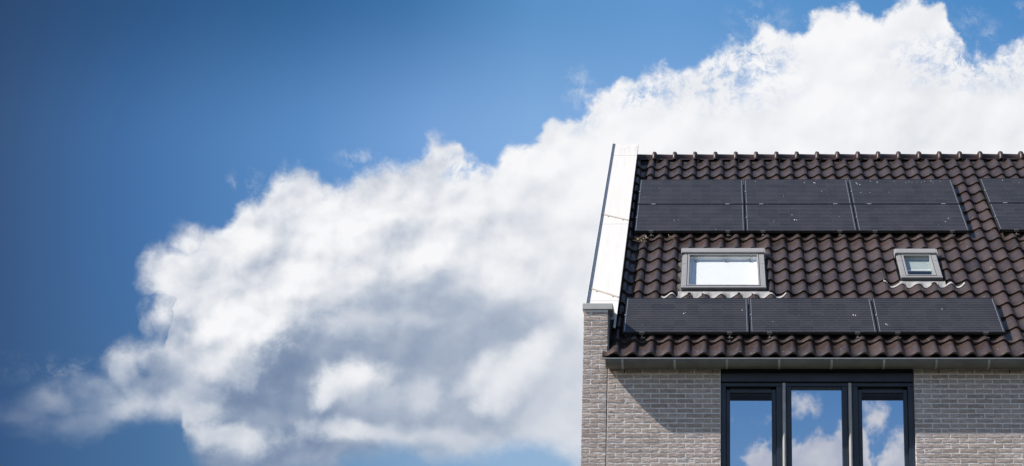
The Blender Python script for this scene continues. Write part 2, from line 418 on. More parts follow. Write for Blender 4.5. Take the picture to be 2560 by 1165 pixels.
# brick courses for the walls that face away from the photograph
m, n, b = material('gable_brickwork')
pos = world_pos(n)
xx, yy, zz = n.sep(pos)
bt = n.node('ShaderNodeTexBrick')
n.put(bt.inputs['Vector'], n.comb(n.add(xx, yy), zz, 0.0))
bt.inputs['Scale'].default_value = 1.0
bt.inputs['Brick Width'].default_value = 0.22
bt.inputs['Row Height'].default_value = 0.0638
bt.inputs['Mortar Size'].default_value = 0.006
bt.inputs['Color1'].default_value = (0.36, 0.31, 0.28, 1)
bt.inputs['Color2'].default_value = (0.29, 0.245, 0.22, 1)
bt.inputs['Mortar'].default_value = (0.50, 0.48, 0.46, 1)
n.put(b.inputs['Base Color'], bt.outputs['Color'])
b.inputs['Roughness'].default_value = 0.9
bump(n, b, n.sub(n.mul(n.noise(pos, 40.0, 4.0, 0.6), 0.4), bt.outputs['Fac']), 0.5, 0.006)
M_gable = m

# --- roof tile: dark brown engobe, satin, with lichen specks
def tile_material(name, flip=0.0):
    m, n, b = material(name)
    rnd = obj_random(n)
    oc = n.node('ShaderNodeTexCoord').outputs['Object']
    pos = world_pos(n)
    q = n.vm('ADD', oc, n.comb(n.mul(rnd, 29.0), n.mul(rnd, 17.0), n.mul(rnd, 7.0)))
    fine_ = n.noise(q, 26.0, 5.0, 0.65)
    dust = n.noise(pos, 3.0, 5.0, 0.6)
    base = n.ramp(rnd, [(0.0, (0.026, 0.0185, 0.0170, 1)), (0.3, (0.042, 0.029, 0.0265, 1)), (0.6, (0.056, 0.0385, 0.035, 1)), (1.0, (0.036, 0.0265, 0.026, 1))])
    c = n.mix(n.mul(n.smooth(dust, 0.35, 0.7), 0.35), base, (0.080, 0.061, 0.053, 1))
    c = n.mix(n.mul(n.smooth(fine_, 0.52, 0.75), 0.4), c, (0.115, 0.092, 0.08, 1))
    # small pale specks and bird lime
    vo = n.node('ShaderNodeTexVoronoi'); vo.inputs['Scale'].default_value = 22.0
    n.put(vo.inputs['Vector'], pos)
    spot = n.mul(n.smooth(vo.outputs['Distance'], 0.16, 0.08), n.smooth(n.sep(vo.outputs['Color'])[0], 0.90, 0.93))
    c = n.mix(n.mul(spot, 0.75), c, (0.50, 0.47, 0.42, 1))
    n.put(b.inputs['Base Color'], c)
    n.put(b.inputs['Roughness'], n.lin(fine_, 0.3, 0.7, 0.17, 0.28))
    b.inputs['Specular IOR Level'].default_value = 0.6
    bump(n, b, n.add(fine_, n.mul(n.noise(q, 120.0, 3.0, 0.5), 0.3)), 0.18, 0.003)
    return m
M_tile = tile_material('roof_tile')
M_deck = plain('roof_underlay', (0.012, 0.012, 0.013), 0.8)

m, n, b = material('ridge_tile')
pos = world_pos(n); rnd = obj_random(n)
drip = n.noise(n.vm('MULTIPLY', pos, (26.0, 5.0, 5.0)), 1.0, 4.0, 0.65)
dense = n.noise(pos, 2.6, 2.0, 0.5)
c = n.mix(rnd, (0.060, 0.038, 0.035, 1), (0.045, 0.029, 0.029, 1))
c = n.mix(n.mul(n.smooth(drip, 0.62, 0.72), n.smooth(dense, 0.45, 0.6)), c, (0.48, 0.46, 0.45, 1))
n.put(b.inputs['Base Color'], c)
b.inputs['Roughness'].default_value = 0.42
b.inputs['Specular IOR Level'].default_value = 0.35
M_ridge = m

# --- white parapet sheet
m, n, b = material('white_coated_sheet')
pos = world_pos(n)
xx, yy, zz = n.sep(pos)
st = n.noise(n.vm('MULTIPLY', pos, (16.0, 1.2, 1.2)), 1.0, 6.0, 0.65)
c = n.mix(n.mul(n.smooth(st, 0.45, 0.75), 0.8), (0.63, 0.615, 0.595, 1), (0.57, 0.555, 0.535, 1))
dirt = n.mul(n.smooth(n.noise(pos, 14.0, 5.0, 0.7), 0.5, 0.68), n.smooth(zz, 11.25, 11.6))
c = n.mix(n.mul(dirt, 0.5), c, (0.42, 0.40, 0.37, 1))
n.put(b.inputs['Base Color'], c)
b.inputs['Roughness'].default_value = 0.45
M_white = m
M_flange = plain('parapet_edge_trim', (0.82, 0.83, 0.84), 0.45, var=0.05)
M_copegrey = plain('grey_coping', (0.50, 0.50, 0.49), 0.5, var=0.06, scale=10)
M_strip = plain('beige_strip', (0.45, 0.41, 0.36), 0.6)
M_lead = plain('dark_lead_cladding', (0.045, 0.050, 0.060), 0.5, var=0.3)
M_bracket = plain('gutter_bracket', (0.34, 0.335, 0.32), 0.4, metal=0.2)
M_zinc = plain('weathered_zinc', (0.145, 0.140, 0.125), 0.48, metal=0.3, var=0.14, scale=5.0)
M_zincrim = plain('zinc_rim', (0.42, 0.43, 0.44), 0.38, metal=0.7, var=0.12)
M_anth = plain('anthracite_frame', (0.020, 0.030, 0.046), 0.38, var=0.15, scale=3.0)
M_anthdark = plain('black_parts_and_shade', (0.010, 0.011, 0.013), 0.5)
M_steel = plain('galvanised_cover', (0.42, 0.42, 0.41), 0.35, metal=0.15, var=0.1)
M_rooflight = plain('grey_rooflight_cover', (0.25, 0.25, 0.255), 0.42, var=0.06, scale=8)
M_rooflight_dark = plain('dark_profile_and_shade', (0.055, 0.056, 0.060), 0.45)
M_blind = plain('white_blind_cloth', (0.88, 0.90, 0.90), 0.8, var=0.02)
M_blind2 = plain('grey_green_blind', (0.38, 0.44, 0.42), 0.8, var=0.06)
M_pleat = plain('pleated_lead_flashing', (0.31, 0.31, 0.31), 0.6, metal=0.0, var=0.12, scale=12)
M_alu = plain('bare_aluminium', (0.72, 0.73, 0.75), 0.28, metal=0.8, var=0.05)
M_pframe = plain('black_panel_frame', (0.018, 0.019, 0.021), 0.35, var=0.2)
M_hook = plain('dull_steel_hook', (0.20, 0.20, 0.20), 0.5, metal=0.4)
M_drop = plain('bird_lime', (0.70, 0.70, 0.70), 0.8, var=0.1)
M_straw = plain('dry_straw', (0.42, 0.33, 0.20), 0.8, var=0.3, scale=30)
M_dim = plain('dim_room', (0.10, 0.115, 0.13), 0.9)
M_inside = plain('room_wall', (0.30, 0.30, 0.29), 0.9)

# --- panes
def pane_material(name, tint, refl):
    m = bpy.data.materials.new(name); m.use_nodes = True; m.node_tree.nodes.clear()
    n = NT(m.node_tree)
    g = n.node('ShaderNodeBsdfGlossy'); g.inputs['Color'].default_value = (0.92, 0.96, 1.0, 1); g.inputs['Roughness'].default_value = 0.0
    wob = n.node('ShaderNodeBump'); wob.inputs['Strength'].default_value = 0.03; wob.inputs['Distance'].default_value = 0.02
    n.put(wob.inputs['Height'], n.noise(world_pos(n), 1.3, 2.0, 0.4))
    n.put(g.inputs['Normal'], wob.outputs[0])
    t = n.node('ShaderNodeBsdfTransparent'); t.inputs['Color'].default_value = tint
    fr = n.node('ShaderNodeFresnel'); n.put(fr.inputs['IOR'], n.lin(n.node('ShaderNodeNewGeometry').outputs['Backfacing'], 0.0, 1.0, 1.5, 0.66667))
    mx = n.node('ShaderNodeMixShader')
    n.put(mx.inputs[0], n.m('MINIMUM', n.add(n.mul(fr.outputs[0], 1.0), refl), 1.0))
    n.t.links.new(t.outputs[0], mx.inputs[1]); n.t.links.new(g.outputs[0], mx.inputs[2])
    o = n.node('ShaderNodeOutputMaterial'); n.t.links.new(mx.outputs[0], o.inputs['Surface'])
    return m
M_pane = pane_material('coated_window_glass', (0.35, 0.38, 0.40, 1), 0.62)
M_roofpane = pane_material('rooflight_glass', (0.985, 0.99, 0.99, 1), 0.03)

# --- solar laminate, object coordinates in metres (x 0..1.63, y 0..0.97)
m, n, b = material('solar_laminate')
oc = n.node('ShaderNodeTexCoord').outputs['Object']
ox, oy, oz = n.sep(oc)
rnd = obj_random(n)
cw, ch = 1.572 / 10, 0.924 / 6
fx = n.m('FRACT', n.div(n.sub(ox, 0.029), cw))
fy = n.m('FRACT', n.div(n.sub(oy, 0.023), ch))
bus = n.m('FRACT', n.add(n.mul(fy, 3.0), 0.0))
busd = n.m('ABSOLUTE', n.sub(bus, 0.5))
busl = n.smooth(busd, 0.060, 0.025)
gx = n.smooth(n.m('ABSOLUTE', n.sub(fx, 0.5)), 0.485, 0.497)
gy = n.smooth(n.m('ABSOLUTE', n.sub(fy, 0.5)), 0.475, 0.495)
cellx = n.m('FLOOR', n.div(n.sub(ox, 0.029), cw)); celly = n.m('FLOOR', n.div(n.sub(oy, 0.023), ch))
wn = n.node('ShaderNodeTexWhiteNoise', noise_dimensions='3D')
n.put(wn.inputs['Vector'], n.comb(cellx, celly, n.mul(rnd, 50.0)))
c = n.mix(wn.outputs['Value'], (0.011, 0.012, 0.016, 1), (0.020, 0.020, 0.025, 1))
c = n.mix(n.mul(gx, 0.8), c, (0.010, 0.011, 0.014, 1))
c = n.mix(n.mul(gy, 0.6), c, (0.012, 0.012, 0.016, 1))
c = n.mix(n.mul(busl, 0.85), c, (0.17, 0.175, 0.19, 1))
corner = n.mul(n.smooth(n.m('ABSOLUTE', n.sub(fx, 0.5)), 0.45, 0.49), n.smooth(n.m('ABSOLUTE', n.sub(fy, 0.5)), 0.45, 0.49))
c = n.mix(n.mul(corner, 0.3), c, (0.3, 0.3, 0.32, 1))
dusty = n.noise(n.vm('ADD', oc, n.comb(n.mul(rnd, 9.0), 0.0, 0.0)), 3.0, 5.0, 0.6)
c = n.mix(n.lin(dusty, 0.3, 0.8, 0.03, 0.15), c, (0.12, 0.115, 0.12, 1))
n.put(b.inputs['Base Color'], c)
b.inputs['Roughness'].default_value = 0.22
n.put(b.inputs['Roughness'], n.lin(dusty, 0.3, 0.7, 0.16, 0.30))
b.inputs['Specular IOR Level'].default_value = 0.2
M_solar = m

m, n, b = material('lawn_and_paving')
pos = world_pos(n)
n.put(b.inputs['Base Color'], n.mix(n.smooth(n.noise(pos, 0.25, 6.0, 0.6), 0.45, 0.55), (0.105, 0.10, 0.09, 1), (0.06, 0.07, 0.042, 1)))
b.inputs['Roughness'].default_value = 0.95
bump(n, b, n.noise(pos, 12.0, 5.0, 0.6), 0.5, 0.03)
M_ground = m

# ================================================================== mesh helpers
class MB:
    def __init__(s):
        s.v = []; s.f = []; s.sm = []
    def add(s, vs, fs, smooth=False):
        k = len(s.v)
        s.v += [tuple(v) for v in vs]
        s.f += [tuple(i + k for i in f) for f in fs]
        s.sm += [smooth] * len(fs)
        return s
    def box(s, x0, x1, y0, y1, z0, z1, fr=None):
        vs = [(x, y, z) for z in (z0, z1) for y in (y0, y1) for x in (x0, x1)]
        if fr: vs = [fr(*v) for v in vs]
        return s.add(vs, [(0, 2, 3, 1), (4, 5, 7, 6), (0, 1, 5, 4), (2, 6, 7, 3), (0, 4, 6, 2), (1, 3, 7, 5)])
    def bbox(s, x0, x1, y0, y1, z0, z1, e=0.004, fr=None):
        """box with chamfered edges"""
        e = min(e, (x1 - x0) * .3, (y1 - y0) * .3, (z1 - z0) * .3)
        bm = bmesh.new()
        bmesh.ops.create_cube(bm, size=1.0)
        for v in bm.verts:
            v.co = ((x0 + x1) / 2 + v.co.x * (x1 - x0), (y0 + y1) / 2 + v.co.y * (y1 - y0), (z0 + z1) / 2 + v.co.z * (z1 - z0))
        bmesh.ops.bevel(bm, geom=bm.edges[:], offset=e, segments=1, affect='EDGES')
        vs = [tuple(v.co) for v in bm.verts]
        if fr: vs = [fr(*v) for v in vs]
        fs = [[v.index for v in f.verts] for f in bm.faces]
        bm.free()
        return s.add(vs, fs)
    def extrude(s, prof, a0, a1, axis='x', smooth=False, cap=True, fr=None, closed=True):
        """profile of (p, q) pairs pushed along an axis from a0 to a1"""
        n_ = len(prof)
        def P(a, p, q):
            v = (a, p, q) if axis == 'x' else ((p, a, q) if axis == 'y' else (p, q, a))
            return fr(*v) if fr else v
        vs = [P(a0, *p) for p in prof] + [P(a1, *p) for p in prof]
        rngk = range(n_ if closed else n_ - 1)
        fs = [(i, (i + 1) % n_, (i + 1) % n_ + n_, i + n_) for i in rngk]
        s.add(vs, fs, smooth)
        if cap and closed:
            s.add([P(a0, *p) for p in prof][::-1], [tuple(range(n_))])
            s.add([P(a1, *p) for p in prof], [tuple(range(n_))])
        return s
    def mesh(s, name, mat):
        me = bpy.data.meshes.new(name)
        me.from_pydata(s.v, [], s.f)
        me.polygons.foreach_set('use_smooth', s.sm)
        me.materials.append(mat)
        bm = bmesh.new(); bm.from_mesh(me)
        bmesh.ops.recalc_face_normals(bm, faces=bm.faces[:])
        bm.to_mesh(me); bm.free()
        me.update()
        return me
    def build(s, name, mat, parent=None):
        return link(name, s.mesh(name, mat), parent)

def link(name, me, parent=None):
    o = bpy.data.objects.new(name, me)
    C.objects.link(o)
    if parent: o.parent = parent
    return o
def thing(name, label, cat, loc=(0, 0, 0), group=None, rot=None):
    o = bpy.data.objects.new(name, None)
    C.objects.link(o)
    o.location = loc
    o.empty_display_size = 0.3
    if rot: o.rotation_euler = rot
    tag(o, label, cat, group)
    return o
def tag(o, label=None, cat=None, group=None, kind=None):
    if label: o['label'] = label
    if cat: o['category'] = cat
    if group: o['group'] = group
    if kind: o['kind'] = kind
    return o

# roof frame: x along the eaves, s up the slope, h out of the slope
S5 = math.sqrt(0.5)
OY, OZ = -0.05, 6.6603
def rf(x, s, h):
    return (x, OY + s * S5 - h * S5, OZ + s * S5 + h * S5)
ROT = (math.pi / 4, 0, 0)
S_TOP = 6.72                                   # ridge line on the tile plane
Y_RIDGE = OY + S_TOP * S5
Z_RIDGE = OZ + S_TOP * S5
X_END = 9.2                                    # the far party wall

# ================================================================== setting
g = MB(); g.add([(-400, -400, 0), (400, -400, 0), (400, 400, 0), (-400, 400, 0)], [(0, 1, 2, 3)])
tag(g.build('ground', M_ground), kind='structure')

# ================================================================== house
house = thing('house', 'pale grey brick house with dark brown pantile roof, white sloping gable coping and anthracite window', 'house')

# ---- walls: mortar bed with single bricks standing proud of it
CP = 0.0638                                    # course height
Z0 = 6.4593                                    # bottom of the first course under the gutter
BH, BL, HB, JT = 0.0495, 0.2075, 0.0975, 0.0125
WX0, WX1, WZ0, WZ1 = 1.752, 4.190, 3.60, 6.545  # window opening
Z_TOPWALL = 6.555
PZ = 7.302                                     # top of the pier under its coping
wall = MB()
wall.box(0.006, 0.306, 0.0017, 0.30, 0.0, PZ)
wall.build('pier_mortar', M_mortar, house)
wall = MB()
wall.box(0.318, WX0 - .004, 0.0017, 0.30, 0.0, Z_TOPWALL)
wall.box(WX1 + .004, X_END, 0.0017, 0.30, 0.0, Z_TOPWALL)
wall.box(WX0 - .004, WX1 + .004, 0.0017, 0.30, 0.0, WZ0)
front = wall.build('front_wall', M_mortar, house)
pier = C.objects['pier_mortar']; pier.name = 'gable_pier'
MB().box(0.3065, 0.3175, 0.014, 0.30, 0.0, 6.5).build('expansion_joint', M_anthdark, front)

def brick_mesh(L, seed, nx=9, nz=5):
    r = random.Random(seed)
    m_ = MB()
    vs = []; H = BH; dep = 0.085
    ph = [r.uniform(0, 6.28) for _ in range(8)]
    crease = [(r.uniform(0.05, 0.9) * L, r.uniform(0.15, 0.85) * H, r.uniform(-0.5, 0.5)) for _ in range(3)]
    for j in range(nz + 1):
        for i in range(nx + 1):
            x = L * i / nx; z = H * j / nz
            ex = 0.0016 * math.sin(z * 90 + ph[0]) if i in (0, nx) else 0
            ez = 0.0018 * math.sin(x * 40 + ph[1]) + 0.0010 * math.sin(x * 110 + ph[2]) if j in (0, nz) else 0
            y = -0.0026 + 0.0008 * math.sin(x * 35 + ph[3] + z * 60) + 0.0007 * math.sin(x * 95 + ph[4]) * math.sin(z * 130 + ph[5])
            for cx, cz, sl in crease:
                t = (z - cz) - sl * (x - cx) * 0.5
                if abs(x - cx) < 0.055:
                    y += 0.0030 * math.exp(-(t / 0.006) ** 2) * (1 - abs(x - cx) / 0.055)
            if i in (0, nx) or j in (0, nz):
                y += 0.0016
            y += r.uniform(-.0005, .0005)
            vs.append((x + ex, y, z + ez))
    fs = []
    W = nx + 1
    for j in range(nz):
        for i in range(nx):
            a = j * W + i
            fs.append((a, a + 1, a + 1 + W, a + W))
    m_.add(vs, fs, True)
    # the four sides run back into the bed
    loop = [i for i in range(W)] + [j * W + nx for j in range(1, nz + 1)] + [nz * W + i for i in range(nx - 1, -1, -1)] + [j * W for j in range(nz - 1, 0, -1)]
    k = len(loop)
    lv = [vs[i] for i in loop]; bv = [(v[0], 0.03, v[2]) for v in lv]
    m_.add(lv + bv, [(i, (i + 1) % k, (i + 1) % k + k, i + k) for i in range(k)], False)
    return m_.mesh('brick', M_brick)
full_m = [brick_mesh(BL, 100 + i) for i in range(14)]
half_m = [brick_mesh(HB, 300 + i, 5, 5) for i in range(8)]
bricks = []        # (x, z, full?, parent, mesh length)
def lay_row(x0, x1, z, start_half, parent):
    x = x0; first = True
    while x < x1 - 0.05:
        L = HB if (first and start_half) else BL
        if x + L > x1 + 0.01:
            L = HB
            if x + L > x1 + 0.012: break
        bricks.append((x, z, L, parent))
        x += L + JT; first = False
def row_z(k): return Z0 - k * CP                # bottom of course k
for k in range(-14, 101):
    z = row_z(k)
    if z < 0.02: break
    if k < 0 and z + BH > PZ + 0.004: continue
    odd = k % 2 == 1
    # pier: one and a half bricks
    lay_row(0.0, 0.312, z, not odd, pier)
    if k >= 0:
        inwin = z + BH > WZ0
        if inwin:
            lay_row(0.3215, WX0 - 0.001, z, odd, front)
            lay_row(WX1 + 0.004, X_END, z, not odd, front)
        else:
            lay_row(0.3215, X_END, z, odd, front)
def show(bk):
    x, z, L, par = bk
    return -1 if (z < 5.15 or x > 5.75) else (z + 0.2 if x < 5.6 else 0.5)
vis = sorted([bk for bk in bricks if show(bk) > 0], key=lambda t: -(show(t) + (0.0 if t[2] > .15 else -.4)))
single = {id(t) for t in vis[:600]}
# at most 300 single bricks on the wall; the pier has its own
nf = 0; rest = []
for bk in vis:
    x, z, L, par = bk
    if par is front:
        nf += 1
        if nf > 300:
            rest.append(bk); continue
    me = random.choice(full_m if L > .15 else half_m)
    o = link('brick', me, par)
    if par is pier: x *= .958; o.scale.x = .958
    o.location = (x, random.uniform(-.0006, .0006), z + random.uniform(-.0012, .0012))
    o.rotation_euler = (random.uniform(-.012, .012), random.uniform(-.006, .006), random.uniform(-.01, .01))
vset = {(b_[0], b_[1]) for b_ in vis}
low_f, low_p = MB(), MB()
def raw_brick(m_, x, z, L):
    y = random.uniform(-.002, .002)
    m_.add([(x, y, z), (x + L, y, z), (x + L, y, z + BH), (x, y, z + BH), (x, .02, z), (x + L, .02, z), (x + L, .02, z + BH), (x, .02, z + BH)],
           [(0, 1, 2, 3), (0, 4, 5, 1), (1, 5, 6, 2), (2, 6, 7, 3), (3, 7, 4, 0)])
for bk in bricks:
    x, z, L, par = bk
    if (x, z) not in vset:
        raw_brick(low_f if par is front else low_p, x, z, L)
for bk in rest:
    raw_brick(low_f, *bk[:3])
tag(low_f.build('lower_brickwork', M_brick_far, front), kind='stuff')
tag(low_p.build('lower_brickwork', M_brick_far, pier), kind='stuff')
# open joints that drain the cavity, in the top course
for x in (0.531, 1.640, 4.511, 5.400):
    MB().box(x - .006, x + .006, -0.004, 0.012, Z0 + .002, Z0 + .050).build('weep_joint', M_anthdark, front)
# gable, rear and far walls (face away from the photograph)
m_ = MB()
YB = 2 * Y_RIDGE - OY
m_.extrude([(0.302, 0.0), (YB - .1, 0.0), (YB - .1, 6.5), (Y_RIDGE, Z_RIDGE + 0.05), (0.302, 7.02)], 0.004, 0.304, 'x')
m_.build('gable_wall', M_gable, house)
m_ = MB(); m_.box(0.306, X_END, YB - .40, YB - .1, 0.0, 6.5)
m_.extrude([(0.302, 0.0), (YB - .402, 0.0), (YB - .402, 6.4), (Y_RIDGE, Z_RIDGE - 0.18), (0.302, 6.75)], X_END - .25, X_END - .004, 'x')
m_.build('rear_wall', M_gable, house)
m_ = MB(); m_.box(WX0, WX1, 0.9, 0.92, WZ0, 6.6); m_.box(WX0, WX1, .3, .92, WZ0 - .05, WZ0)
m_.build('room', M_inside, house)

# ---- roof deck
roof = MB()
roof.extrude([(OY + .03, OZ - .09), (Y_RIDGE, Z_RIDGE - .09 + .03), (YB, OZ - .09), (YB, OZ - .2), (Y_RIDGE, Z_RIDGE - .22), (OY + .20, OZ - .12)], 0.32, X_END, 'x')
roof = roof.build('roof', M_deck, house)
m_ = MB(); m_.add([(0.3, Y_RIDGE, Z_RIDGE + .02), (X_END, Y_RIDGE, Z_RIDGE + .02), (X_END, YB, OZ + .02), (.3, YB, OZ + .02)], [(0, 1, 2, 3)])
m_.build('rear_slope', M_tile, roof)

# ---- roof tiles
TP, TG, TL = 0.2252, 0.3488, 0.415
CR0, S0 = 0.418, -0.028
NOSE = 0.027
def tile_h(x):
    """height of the tile over its crest-centred width"""
    if x > 0: return 0.062 - 0.050 * (x / 0.060) ** 1.7
    t = (x + 0.168) / 0.168
    return 0.006 + 0.056 * (0.5 - 0.5 * math.cos(math.pi * max(0.0, (t - 0.22) / 0.78) ** 1.05)) + 0.010 * max(0, (0.22 - t) / .22) ** 2
xs_t = [-.168, -.150, -.130, -.108, -.085, -.062, -.040, -.020, -.004, .012, .028, .044, .060]
def tile_mesh():
    m_ = MB()
    ss = [0.0, 0.010, 0.20, TL]
    rise = lambda s: 0.033 * (1 - s / TG)
    top = [[(x, s, tile_h(x) + rise(s) - (0.004 if s == 0 else 0)) for x in xs_t] for s in ss]
    W = len(xs_t)
    vs = [p for r_ in top for p in r_]
    fs = [(j * W + i, j * W + i + 1, (j + 1) * W + i + 1, (j + 1) * W + i) for j in range(len(ss) - 1) for i in range(W - 1)]
    m_.add(vs, fs, True)
    nose_t = top[0]; nose_b = [(x, 0.002, z - NOSE) for x, s, z in nose_t]
    m_.add(nose_t + nose_b, [(i, i + 1, i + 1 + W, i + W) for i in range(W - 1)], True)
    # right hand lip and underside strip
    r_t = [t_[-1] for t_ in top]; r_b = [(p[0] - .001, p[1], p[2] - .030) for p in r_t]
    m_.add(r_t + r_b, [(i, i + 1, i + 5, i + 4) for i in range(3)])
    l_t = [t_[0] for t_ in top]; l_b = [(p[0], p[1], p[2] - .012) for p in l_t]
    m_.add(l_t + l_b, [(i, i + 1, i + 5, i + 4) for i in range(3)])
    back = [(x, TL * .5, z - NOSE - .01) for x, s, z in nose_t]
    m_.add(nose_b + back, [(i, i + 1, i + 1 + W, i + W) for i in range(W - 1)], True)
    return m_
tile_me = tile_mesh().mesh('roof_tile', M_tile)
# the rooflights, in roof coordinates
LIGHTS = [(1.215, 2.372, 1.718, 2.925), (4.243, 4.812, 2.028, 2.900)]
PANELS = [(0.485, 0.43), (2.130, 0.43), (3.775, 0.43), (0.485, 3.595), (2.130, 3.595), (3.775, 3.595),
          (0.485, 4.590), (2.130, 4.590), (3.775, 4.590), (5.850, 3.630), (5.850, 4.625)]
PW, PH, PHH = 1.630, 0.975, 0.130
def cut_tile(x, s, holes):
    """one tile with the part under a rooflight sawn off"""
    bm = bmesh.new(); bm.from_mesh(tile_me)
    for (a, b_, c_, d_) in holes:
        a -= .03; b_ += .03; c_ -= .01; d_ += .01
        if x + .06 <= a or x - .168 >= b_ or s + TL <= c_ or s >= d_: continue
        for co, no in (((a - x, 0, 0), (1, 0, 0)), ((b_ - x, 0, 0), (1, 0, 0)), ((0, c_ - s, 0), (0, 1, 0)), ((0, d_ - s, 0), (0, 1, 0))):
            bmesh.ops.bisect_plane(bm, geom=bm.verts[:] + bm.edges[:] + bm.faces[:], plane_co=co, plane_no=no)
        gone = []
        for f in bm.faces:
            c = f.calc_center_median()
            if a < x + c.x < b_ and c_ < s + c.y < d_: gone.append(f)
        bmesh.ops.delete(bm, geom=gone, context='FACES')
    if not bm.faces:
        bm.free(); return None
    me = bpy.data.meshes.new('roof_tile'); bm.to_mesh(me); bm.free(); me.materials.append(M_tile)
    return me
tiles = []
for k in range(19):
    for j in range(-1, int((X_END - CR0) / TP)):
        x = CR0 + j * TP; s = S0 + k * TG
        if j < 0: continue
        under = any(px - .02 < x < px + PW + .05 and ps + .06 < s and s + TG * .55 < ps + PH for px, ps in PANELS)
        seen = x < 5.72 + 0.19 * s and not under
        tiles.append((k, j, x, s, seen))
order = sorted([t for t in tiles if t[4]], key=lambda t: t[3])
cut = lambda x, s: any(x + .06 > a - .03 and x - .168 < b_ + .03 and s + TL > c_ - .02 and s < d_ + .02 for a, b_, c_, d_ in LIGHTS)
own = {(t[0], t[1]) for t in order[:300]}
joined = bmesh.new()
for k, j, x, s, seen in tiles:
    jx, js, jr = random.uniform(-.0015, .0015), random.uniform(-.0025, .0025), random.uniform(-.005, .005)
    me = tile_me
    if cut(x, s):
        me = cut_tile(x, s, LIGHTS)
        if me is None: continue
    loc = rf(x + jx, s + js, random.uniform(0, .0025))
    if (k, j) in own:
        o = link('roof_tile', me, roof)
        o.location = loc
        o.rotation_euler = (math.pi / 4, 0, jr)
    else:
        tmp = me.copy(); tmp.transform(Matrix.Translation(loc) @ Matrix.Rotation(math.pi / 4, 4, 'X'))
        joined.from_mesh(tmp); bpy.data.meshes.remove(tmp)
jm = bpy.data.meshes.new('upper_tiling'); joined.to_mesh(jm); joined.free()
if not jm.materials: jm.materials.append(M_tile)
jm.polygons.foreach_set('use_smooth', [True] * len(jm.polygons))
tag(link('upper_tiling', jm, roof), kind='stuff')

# ---- ridge
RP = 0.3355
def ridge_mesh():
    m_ = MB()
    n_ = 12
    def ring(x, r, dz=0.0, wide=1.0):
        return [(x, -math.cos(math.pi * i / n_) * r * wide, math.sin(math.pi * i / n_) * r + dz) for i in range(n_ + 1)]
    prof = [(-.036, .118), (-.034, .138), (-.022, .158), (.000, .160), (.022, .153), (.034, .138), (.036, .118), (RP - .034, .110)]
    rings = [ring(x, r) for x, r in prof]
    W = n_ + 1
    vs = [p for r_ in rings for p in r_]
    m_.add(vs, [(a * W + i, a * W + i + 1, (a + 1) * W + i + 1, (a + 1) * W + i) for a in range(len(rings) - 1) for i in range(n_)], True)
    # straight lips down both sides and the rim underneath
    for side in (0, n_):
        l = [r_[side] for r_ in rings]; d = [(p[0], p[1] * 1.02, p[2] - .022) for p in l]
        k = len(l)
        m_.add(l + d, [(i, i + 1, i + 1 + k, i + k) for i in range(k - 1)], False)
    return m_.mesh('ridge_tile', M_ridge)
rme = ridge_mesh()
for i in range(-1, 26):
    x = 0.674 + i * RP
    o = link('ridge_tile', rme, roof)
    o.location = (x, Y_RIDGE, Z_RIDGE - 0.020)
    o.rotation_euler = (0, 0, random.uniform(-.006, .006))
m_ = MB(); m_.box(0.32, X_END, 6.50, 6.70, -.03, .018, rf)
m_.build('ridge_underlay', M_deck, roof)

# ---- gable parapet: wall side clad in lead, white sheets on the slope
H_CAP = 0.22
para = MB()
para.extrude([(1.2, -.15), (S_TOP + .13, -.15), (S_TOP + .13 + .0, H_CAP - .05), (1.2, H_CAP - .05)], 0.010, 0.310, 'x', fr=lambda x, s, h: rf(x, s, h))
para.extrude([(0.31, 6.5), (0.31, 7.05), (0.95, 7.72), (1.2, 7.60), (1.2, 6.9)], 0.010, 0.309, 'x')
para = para.build('parapet', M_gable, house)
m_ = MB()
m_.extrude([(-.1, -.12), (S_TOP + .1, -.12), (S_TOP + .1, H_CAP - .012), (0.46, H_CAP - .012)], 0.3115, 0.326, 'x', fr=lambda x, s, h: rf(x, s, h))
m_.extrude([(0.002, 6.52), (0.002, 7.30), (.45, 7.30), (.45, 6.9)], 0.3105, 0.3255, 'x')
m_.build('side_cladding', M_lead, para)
seams = [1.02, 1.14, 3.634, 6.366, 6.90]
for a, b_ in zip(seams[1:-1], seams[2:]):
    m_ = MB()
    m_.box(-.018, .400, a + .0035, b_ - .0035, H_CAP - .010, H_CAP, rf)
    m_.box(.392, .400, a + .0035, b_ - .0035, H_CAP - .055, H_CAP - .0105, rf)
    m_.build('coping_sheet', M_white, para)
m_ = MB()          # the lowest sheet, notched round the flat coping of the pier
m_.add([rf(x, s, h) for h in (H_CAP, H_CAP - .010) for x, s in [(-.018, .62), (.372, .62), (.372, .40), (.400, .38), (.400, 1.1365), (-.018, 1.1365)]],
       [(0, 1, 2, 3, 4, 5), (11, 10, 9, 8, 7, 6)] + [(i, (i + 1) % 6, (i + 1) % 6 + 6, i + 6) for i in range(6)])
m_.build('coping_sheet', M_white, para)
m_ = MB(); m_.box(0.0, .39, 1.0, 6.88, H_CAP - .03, H_CAP - .012, rf)
m_.build('seam_backing', M_lead, para)
m_ = MB(); m_.box(-.0230, -.0195, .60, 6.93, H_CAP - .09, H_CAP + .040, rf)
m_.build('edge_upstand', M_flange, para)
